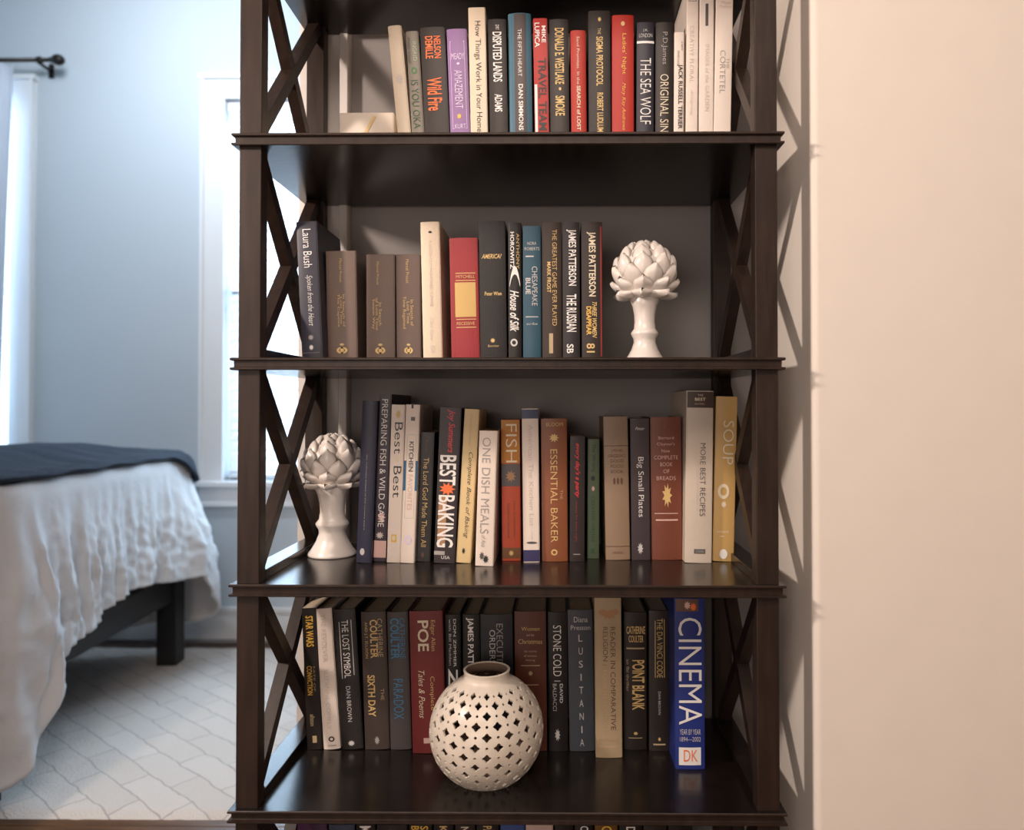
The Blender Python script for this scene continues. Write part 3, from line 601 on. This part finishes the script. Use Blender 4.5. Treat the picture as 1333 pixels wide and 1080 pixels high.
b4((468, 502.5, 797), (476, 506, 976), srgb(80, 66, 60, .7), 'dark taupe hardcover with gold lettering, left of the grey and blue one', [('CATHERINE', .66, .86, 806, 856, 'greygold'), ('COULTER', .36, .66, 807, 857, 'gold', 'b'), ('AND J.T. ELLISON', .12, .26, 810, 857, 'gold'), ('THE', .72, .85, 897, 912, 'greygold'), ('SIXTH DAY', .2, .5, 879, 933, 'gold', 'b'), ('D', .4, .62, 958, 970, 'grey', 'star')])
b4((503, 530.5, 797), (508.5, 535, 976), srgb(92, 84, 84, .7), 'warm grey hardcover with bright blue lettering', [('CATHERINE', .6, .85, 805, 858, 'skyblue'), ('COULTER', .15, .58, 805, 858, 'skyblue', 'b'), ('PARADOX', .22, .7, 884, 936, 'skyblue', '')])
b4((532.5, 575, 796), (536.5, 580.5, 981), lit(124, 40, 38, .9), 'wide dark red hardcover with large gold three-letter name', [('Edgar Allan', .62, .78, 808, 848, 'gold'), ('POE', .25, .58, 808, 848, 'cream', 'b'), ('Complete', .56, .72, 881, 925, 'gold', ''), ('Tales & Poems', .24, .42, 873, 935, 'cream', 'i'), ('R', .35, .6, 961, 968, 'rose')])
b4((579, 599, 800), (581, 601, 977), srgb(32, 28, 28, .55), 'black book with rows of tiny white capitals, right of the dark red one', [('DON ZIMMER', .55, .72, 806, 868, 'white'), ('with Bill Madden', .25, .4, 806, 866, 'silver'), ('ZIM', .2, .8, 870, 930, 'white', 'b')])
b4((602, 624, 800), (603.5, 625.5, 977), srgb(38, 32, 32, .55), 'black hardcover with condensed white capitals directly above the vase neck', [('JAMES PATTERSON', .2, .65, 804, 900, 'white', 'b'), ('hope', .2, .6, 910, 950, 'silver')])
b4((625, 667, 800), (627, 668.5, 978), srgb(40, 42, 52, .6), 'blue-black book with outlined silver-grey title above the vase rim', [('EXECUTIVE', .5, .7, 812, 874, 'grey'), ('ORDERS', .28, .46, 820, 864, 'silver')])
b4((669.5, 710.5, 796), (671, 712, 978), lit(96, 50, 32, .9), 'russet-brown hardcover with centred small gold lines, right of vase rim', [('Women', .22, .8, 816, 821, 'gold', 'h'), ('and the', .38, .62, 825, 828, 'rose', 'h'), ('Christmas', .12, .88, 832, 838, 'gold', 'h'), ('the stories', .3, .7, 846, 849, 'tan', 'h'), ('of women', .3, .7, 852, 855, 'tan', 'h'), ('living', .36, .64, 858, 861, 'tan', 'h'), ('R', .2, .8, 866, 867, 'tan'), ('D', .42, .58, 873, 880, 'tan', 'star'), ('R', .25, .75, 891, 892, 'tan')], cloth=True)
b4((713.5, 738, 797), (715, 739.5, 978), srgb(34, 28, 28, .55), 'black hardcover with white downward title split by a thin bar', [('STONE COLD', .25, .68, 814, 880, 'white'), ('R', .3, .62, 886, 887, 'silver'), ('DAVID', .58, .75, 890, 915, 'silver', 'b'), ('BALDACCI', .22, .42, 890, 925, 'silver'), ('D', .3, .6, 948, 965, 'silver', 'star')])
b4((738.5, 771.5, 794), (742, 774, 978), srgb(76, 82, 92, .75), 'slate-blue hardcover with widely spaced silver letters stacked downward', [('Diana', .25, .8, 803, 810, 'silver', 'h'), ('Preston', .12, .9, 814, 820, 'silver', 'h')]+[(ch, .42+.06*(ch == 'I'), .58-.06*(ch == 'I'), 826+i*17, 835+i*17, 'silver', 'h') for i, ch in enumerate('LUSITANIA')])
b4((773.5, 809, 778), (776, 810, 986.5), lit(178, 156, 124), 'tall beige jacketed book with red-brown ornament at the head', [('D', .2, .85, 793, 807, 'lbrown', 'star'), ('D', .1, .5, 792, 802, 'lbrown', 'star'), ('D', .55, .95, 792, 802, 'lbrown', 'star'), ('READER IN COMPARATIVE', .58, .76, 816, 950, 'brown'), ('RELIGION : ', .3, .48, 816, 866, 'brown'), ('FOURTH EDITION', .3, .44, 872, 950, 'tan'), ('lessa and vogt', .12, .8, 960, 966, 'tan', 'h'), ('R', .12, .8, 971, 973, 'tan')], paper=PAPERW)
b4((812.5, 842, 797), (812.5, 842, 976), srgb(52, 42, 36, .6), 'dark brown book with stacked gold name over condensed gold title', [('CATHERINE', .1, .92, 815, 825, 'gold', 'hb'), ('COULTER', .2, .85, 827, 836, 'gold', 'hb'), ('R', .1, .9, 843, 845, 'greygold'), ('an fbi thriller', .1, .22, 858, 900, 'greygold'), ('POINT BLANK', .35, .9, 859, 924, 'gold', 'b'), ('D', .4, .62, 952, 957, 'gold', 'star'), ('R', .2, .8, 960, 961, 'greygold')])
b4((845, 871.5, 795), (845.5, 871.5, 977.5), srgb(54, 44, 38, .6), 'dark brown hardcover with thin ruled gold title, left of the blue book', [('THE DA VINCI CODE', .38, .66, 805, 882, 'gold'), ('R', .28, .31, 808, 882, 'gold'), ('R', .73, .76, 806, 882, 'gold'), ('DAN BROWN', .44, .56, 900, 930, 'silver'), ('D', .42, .58, 959, 965, 'gold', 'star'), ('R', .2, .8, 968, 970, 'greygold')])
b4((877.5, 917.5, 779), (880, 917.5, 1001.5), lit(34, 52, 128), 'tall blue film encyclopedia with large white capitals at right end behind vase', [('R', .05, .8, 780, 796, 'brown'), ('D', .3, .55, 782, 794, 'rose', 'star'), ('D', .5, .75, 784, 796, 'orange', 'star'), ('CINEMA', .12, .9, 804, 943, 'white', ''), ('YEAR BY YEAR', .15, .85, 949, 956, 'silver', 'h'), ('1894—2002', .15, .85, 959, 965, 'silver', 'h'), ('R', .12, .86, 973, 996, 'white'), ('DK', .28, .74, 976, 991, 'orange', 'h')], Y=None, depth=.2, paper=PAPERW)
# lowest shelf : only the heads of the books reach into the frame
def b5(t, b, c, l, it=(), **k):
    book('E', t, b, c, l, it, Y=1.40, group=g5, **k)
P5 = [(386, 425, 1073, srgb(70, 38, 72, .9), 'plum-purple book at the left end of the bottommost visible row', ()),
 (427, 461, 1074, srgb(62, 74, 96, .9), 'slate-blue book head second from left in the bottommost row', ()),
 (463, 488, 1073, bk, 'black book with white letters in the bottommost row beside slate-blue one', [('MAX', .2, .8, 1075, 1100, 'white', 'b')]),
 (490, 530, 1074, srgb(40, 36, 36, .6), 'plain black book head left of the gold-lettered pair in bottommost row', ()),
 (532, 562, 1073, bk, 'black book head with bright gold letters in the bottommost row', [('STEVE', .5, .85, 1075, 1105, 'yellow', 'b'), ('BERRY', .1, .45, 1075, 1105, 'yellow', 'b')]),
 (564, 590, 1073, bk, 'black book head with one gold letter line, bottommost row', [('KING', .3, .7, 1075, 1105, 'gold', 'b')]),
 (592, 618, 1074, dk, 'charcoal book head with pale letters, bottommost row', [('NORTH', .3, .7, 1076, 1110, 'cream', 'b')]),
 (620, 649, 1073, bk, 'black book head with gold lettering left of the blue one, bottommost row', [('PATRIOT', .3, .7, 1075, 1110, 'gold', 'b')]),
 (651, 683, 1073, srgb(60, 86, 150, .9), 'bright blue book head in the middle of the bottommost row', ()),
 (684, 720, 1073, lit(205, 180, 172), 'pink-white book head right of the blue one in the bottommost row', ()),
 (722, 746, 1074, bk, 'plain black book head right of the pink-white one, bottommost row', ()),
 (748, 772, 1073, bk, 'black book head with white letters left of the golden one', [('CLANCY', .3, .75, 1075, 1110, 'white', 'b')]),
 (774, 804, 1073, srgb(120, 84, 30, .9), 'golden-brown book head in the bottommost row', [('GOLD', .3, .75, 1075, 1110, 'yellow', 'b')]),
 (806, 836, 1074, bk, 'black book head right of the golden one, white letters', [('DREAM', .3, .7, 1076, 1110, 'white', 'b')]),
 (838, 868, 1075, dk, 'plain charcoal book head near the right of the bottommost row', ()),
 (870, 902, 1074, bk, 'rightmost black book head of the bottommost row', ())]
for a, b_, y, c, l, it in P5: b5((a, b_, y), (a+2, b_+1, 1240), c, l, it)

# ------------------------------------------------------------------ white ceramics
CER = mat('white_glazed_ceramic', (.80, .735, .68), .32, .12, 30, .03, coat=.3)
CERD = mat('cream_pierced_ceramic', (.70, .63, .54), .38, .12, 50, .06, coat=.2)
def finial(px, pyb, row, rpx, cpy, scale_h, label, spin, shape):
    """artichoke on a turned foot"""
    zs = zt[row]
    q = PZ(px, pyb, zs) if shape['Y'] is None else P(px, pyb, shape['Y'])
    Yc = shape['Y'] or q.y+shape['foot']*.9
    x = P(px, cpy, Yc).x; R = rpx/F*Yc
    cz = P(px, cpy, Yc).z-zs
    r = empty('artichoke_ornament', (x, Yc, zs+.0002), label=label, cat='ornament', group='white ceramic artichoke ornaments')
    r.rotation_euler = (0, 0, spin)
    fr = shape['foot']; k = (cz-R*.80)
    prof = [(0, 0), (fr*.97, 0), (fr, .002), (fr*.99, .005), (fr*.86, .012), (fr*.66, k*.22), (fr*.54, k*.34), (fr*.56, k*.40), (fr*.66, k*.46), (fr*.68, k*.49), (fr*.62, k*.525), (fr*.54, k*.56),
            (fr*.50, k*.68), (fr*.52, k*.80), (fr*.60, k*.93), (fr*.74, k*1.05), (fr*.5, k*1.12), (0, k*1.14)]
    bm = bmesh.new(); lathe(bm, prof, 56); bmesh.ops.remove_doubles(bm, verts=bm.verts, dist=1e-5)
    fin('pedestal', bm, CER, r, smooth=True)
    bm = bmesh.new(); bmesh.ops.create_uvsphere(bm, u_segments=32, v_segments=20, radius=R*.80, matrix=Matrix.Translation((0, 0, cz)))
    fin('core', bm, CER, r, smooth=True)
    # one petal: pointed oval, cupped like a scale
    def petal(W, L):
        bm = bmesh.new(); nu, nv = 8, 10; g = []
        for side in (0, 1):
            rows = []
            for j in range(nv+1):
                t = j/nv; wv = W*(math.sin(PI*min(1, (t*.86+.14)))**.62)*(1 if t < .6 else (1-((t-.6)/.4)**2.3*.93))
                row = []
                for i in range(nu+1):
                    s = -1+2*i/nu
                    e = max(0, 1-s*s); th = R*.06*(e**.5)*(1-abs(2*t-1)**4)
                    y = -s*s*W*.34 - ((t-.55)**2)*L*.36 + R*.02*math.exp(-(s/.12)**2)*(1-t) + (th if side == 0 else -th*.6)
                    row.append(bm.verts.new((s*wv, y, L*(t-.5))))
                rows.append(row)
            g.append(rows)
        for side in (0, 1):
            for j in range(nv):
                for i in range(nu):
                    q_ = (g[side][j][i], g[side][j][i+1], g[side][j+1][i+1], g[side][j+1][i])
                    bm.faces.new(q_ if side else q_[::-1])
        bmesh.ops.remove_doubles(bm, verts=bm.verts, dist=2e-5)
        for e_ in [e for e in bm.edges if e.is_boundary]: pass
        bmesh.ops.holes_fill(bm, edges=[e for e in bm.edges if e.is_boundary], sides=60)
        bmesh.ops.recalc_face_normals(bm, faces=bm.faces)
        me = bpy.data.meshes.new('petal'); bm.to_mesh(me); bm.free(); me.materials.append(CER)
        for p in me.polygons: p.use_smooth = True
        return me
    pm_ = petal(R*.285, R*.66)
    rowsd = [(-50, 7, 44, 1.15), (-32, 8, 27, 1.05), (-10, 8, 17, 1.05), (12, 8, 14, 1.03), (34, 7, 16, .98), (55, 6, 24, .84), (74, 4, 36, .66)]
    for k_, (lat, n_, tilt, sc) in enumerate(rowsd):
        for i in range(n_):
            lon = 2*PI*(i+(.5 if k_ % 2 else 0))/n_
            o = bpy.data.objects.new('petal', pm_); C.objects.link(o); o.parent = r
            la = math.radians(lat); rad = R*(.85+.01*(k_ == 0))
            M = Matrix.Translation((0, 0, cz)) @ Matrix.Rotation(lon, 4, 'Z') @ Matrix.Rotation(la, 4, 'X') @ Matrix.Translation((0, rad, 0)) @ Matrix.Rotation(math.radians(-tilt), 4, 'X') @ Matrix.Rotation(random.uniform(-.06, .06), 4, 'Y') @ Matrix.Scale(sc, 4)
            o.matrix_local = M
    return r
finial(839, 464, 'B', 46, 357, 1, 'white ceramic artichoke on a pedestal, right of the books on the second shelf', .22, dict(Y=1.375, foot=.0375))
finial(433, 724, 'C', 42, 604, 1, 'white ceramic artichoke on a pedestal, left of the cookbooks by the braced side', .5, dict(Y=1.455, foot=.047))

# pierced round vase
def vase():
    Yc = 1.335; zs = zt['D']
    c0 = P(633.5, 948, Yc); R = 73.5/F*Yc; cz = c0.z-zs
    r = empty('pierced_vase', (c0.x, Yc, zs+.0002), label='round cream ceramic vase pierced all over with small openings', cat='vase')
    NC = 32
    lat0, lat1 = math.radians(-66), math.radians(58)
    rows_ = 13
    ez = lambda la: (cz+R*.98*math.sin(la))
    bm = bmesh.new(); cache = {}
    def pt(u, v):
        lon = 2*PI*u/NC; la = lat0+(lat1-lat0)*v/rows_
        key = (round((u % NC)*1000), round(v*1000))
        if key not in cache: cache[key] = bm.verts.new((R*math.cos(la)*math.cos(lon), R*math.cos(la)*math.sin(lon), ez(la)))
        return cache[key]
    sq = [(-.5, -.5), (-.25, -.5), (0, -.5), (.25, -.5), (.5, -.5), (.5, -.25), (.5, 0), (.5, .25), (.5, .5), (.25, .5), (0, .5), (-.25, .5), (-.5, .5), (-.5, .25), (-.5, 0), (-.5, -.25)]
    for j in range(rows_):
        for i in range(NC):
            big = (i+j) % 2 == 0; cxx, cyy = i+.5, j+.5
            inner = []
            for k, (a, b) in enumerate(sq):
                an = math.atan2(b, a)
                if big: rr_ = .37+.085*math.cos(4*an)-.0*math.cos(8*an)
                else: rr_ = .135
                inner.append((cxx+rr_*math.cos(an), cyy+rr_*math.sin(an)))
            ov_ = [pt(cxx+a, cyy+b) for a, b in sq]; iv = [pt(a, b) for a, b in inner]
            for k in range(16): bm.faces.new((ov_[k], ov_[(k+1) % 16], iv[(k+1) % 16], iv[k]))
    # solid foot and shoulder
    def band(la_a, la_b, n, vtop):
        pr = []
        for q in range(n+1):
            la = la_a+(la_b-la_a)*q/n; pr.append([(R*math.cos(la), ez(la))])
        return [x[0] for x in pr]
    def ringlist(prof, start):
        prev = start
        for rad, z in prof:
            n = len(prev); cur = [bm.verts.new((rad*math.cos(2*PI*q/n), rad*math.sin(2*PI*q/n), z)) for q in range(n)]
            for q in range(n): bm.faces.new((prev[q], prev[(q+1) % n], cur[(q+1) % n], cur[q]))
            prev = cur
        return prev
    top_ = [pt(q*.25, rows_) for q in range(NC*4)]; bot_ = [pt(q*.25, 0) for q in range(NC*4)]
    zr = P(632, 870, Yc).z-zs
    rn = 28.5/F*Yc
    prof = [(R*math.cos(la), ez(la)) for la in (math.radians(60.5), math.radians(63))]+[(rn*1.10, ez(math.radians(65))+.0002), (rn*1.04, ez(math.radians(65))+.003), (rn*1.02, zr-.006), (rn*1.05, zr-.003), (rn*1.06, zr-.001), (rn*1.0, zr), (rn*.95, zr-.0005)]
    ringlist(prof, top_)
    zb = .0
    e = ringlist([(R*math.cos(math.radians(-69)), ez(math.radians(-69))), (R*.30, .0035), (R*.30, .0035)][:2], bot_)
    cv = bm.verts.new((0, 0, .0035))
    for q in range(len(e)): bm.faces.new((e[q], e[(q+1) % len(e)], cv))
    bmesh.ops.recalc_face_normals(bm, faces=bm.faces)
    if sum(f.normal.dot(f.calc_center_median()-Vector((0, 0, cz))) for f in bm.faces) < 0: bmesh.ops.reverse_faces(bm, faces=bm.faces)
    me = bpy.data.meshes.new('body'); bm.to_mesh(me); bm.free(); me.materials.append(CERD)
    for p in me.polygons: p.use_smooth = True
    o = meshobj('body', me, r); me.materials.append(mat('vase_inner_shade', (.16, .105, .075), .9))  # inner faces coloured dark brown to stand in for shade inside the vase
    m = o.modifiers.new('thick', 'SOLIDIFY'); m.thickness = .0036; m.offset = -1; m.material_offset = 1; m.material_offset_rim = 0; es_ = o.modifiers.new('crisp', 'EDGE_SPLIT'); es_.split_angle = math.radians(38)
    bm = bmesh.new(); lathe(bm, [(R*.26, 0), (R*.37, 0), (R*.38, .003), (R*.36, .006), (R*.26, .006), (R*.26, 0)], 48)
    fin('foot_ring', bm, CERD, r, smooth=True)
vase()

# cream envelope-like folded card lying at the left of the upper shelf
q0, q1 = P(441, 146, 1.50), P(513, 150, 1.50)
cardr = empty('flat_box', ((q0.x+q1.x)/2, 1.50, zt['A']+.0002), label='low cream box with a yellow ribbon at the left end of the top row', cat='box')
wx = (q1.x-q0.x)/2; hz = q0.z-zt['A']
CB = mat('cream_card', (.66, .58, .50), .7)
bx('body', (-wx, wx, 0, .07, 0, hz), CB, cardr, bev=.004)
M = Matrix.Translation((-.018, -.0012, hz/2)) @ Matrix.Rotation(math.radians(28), 4, 'Y')
bx('ribbon', (-.003, .003, -.0004, .0004, -hz*.50, hz*.50), mat('yellow_ribbon', (.66, .47, .22), .6), cardr, M=M)
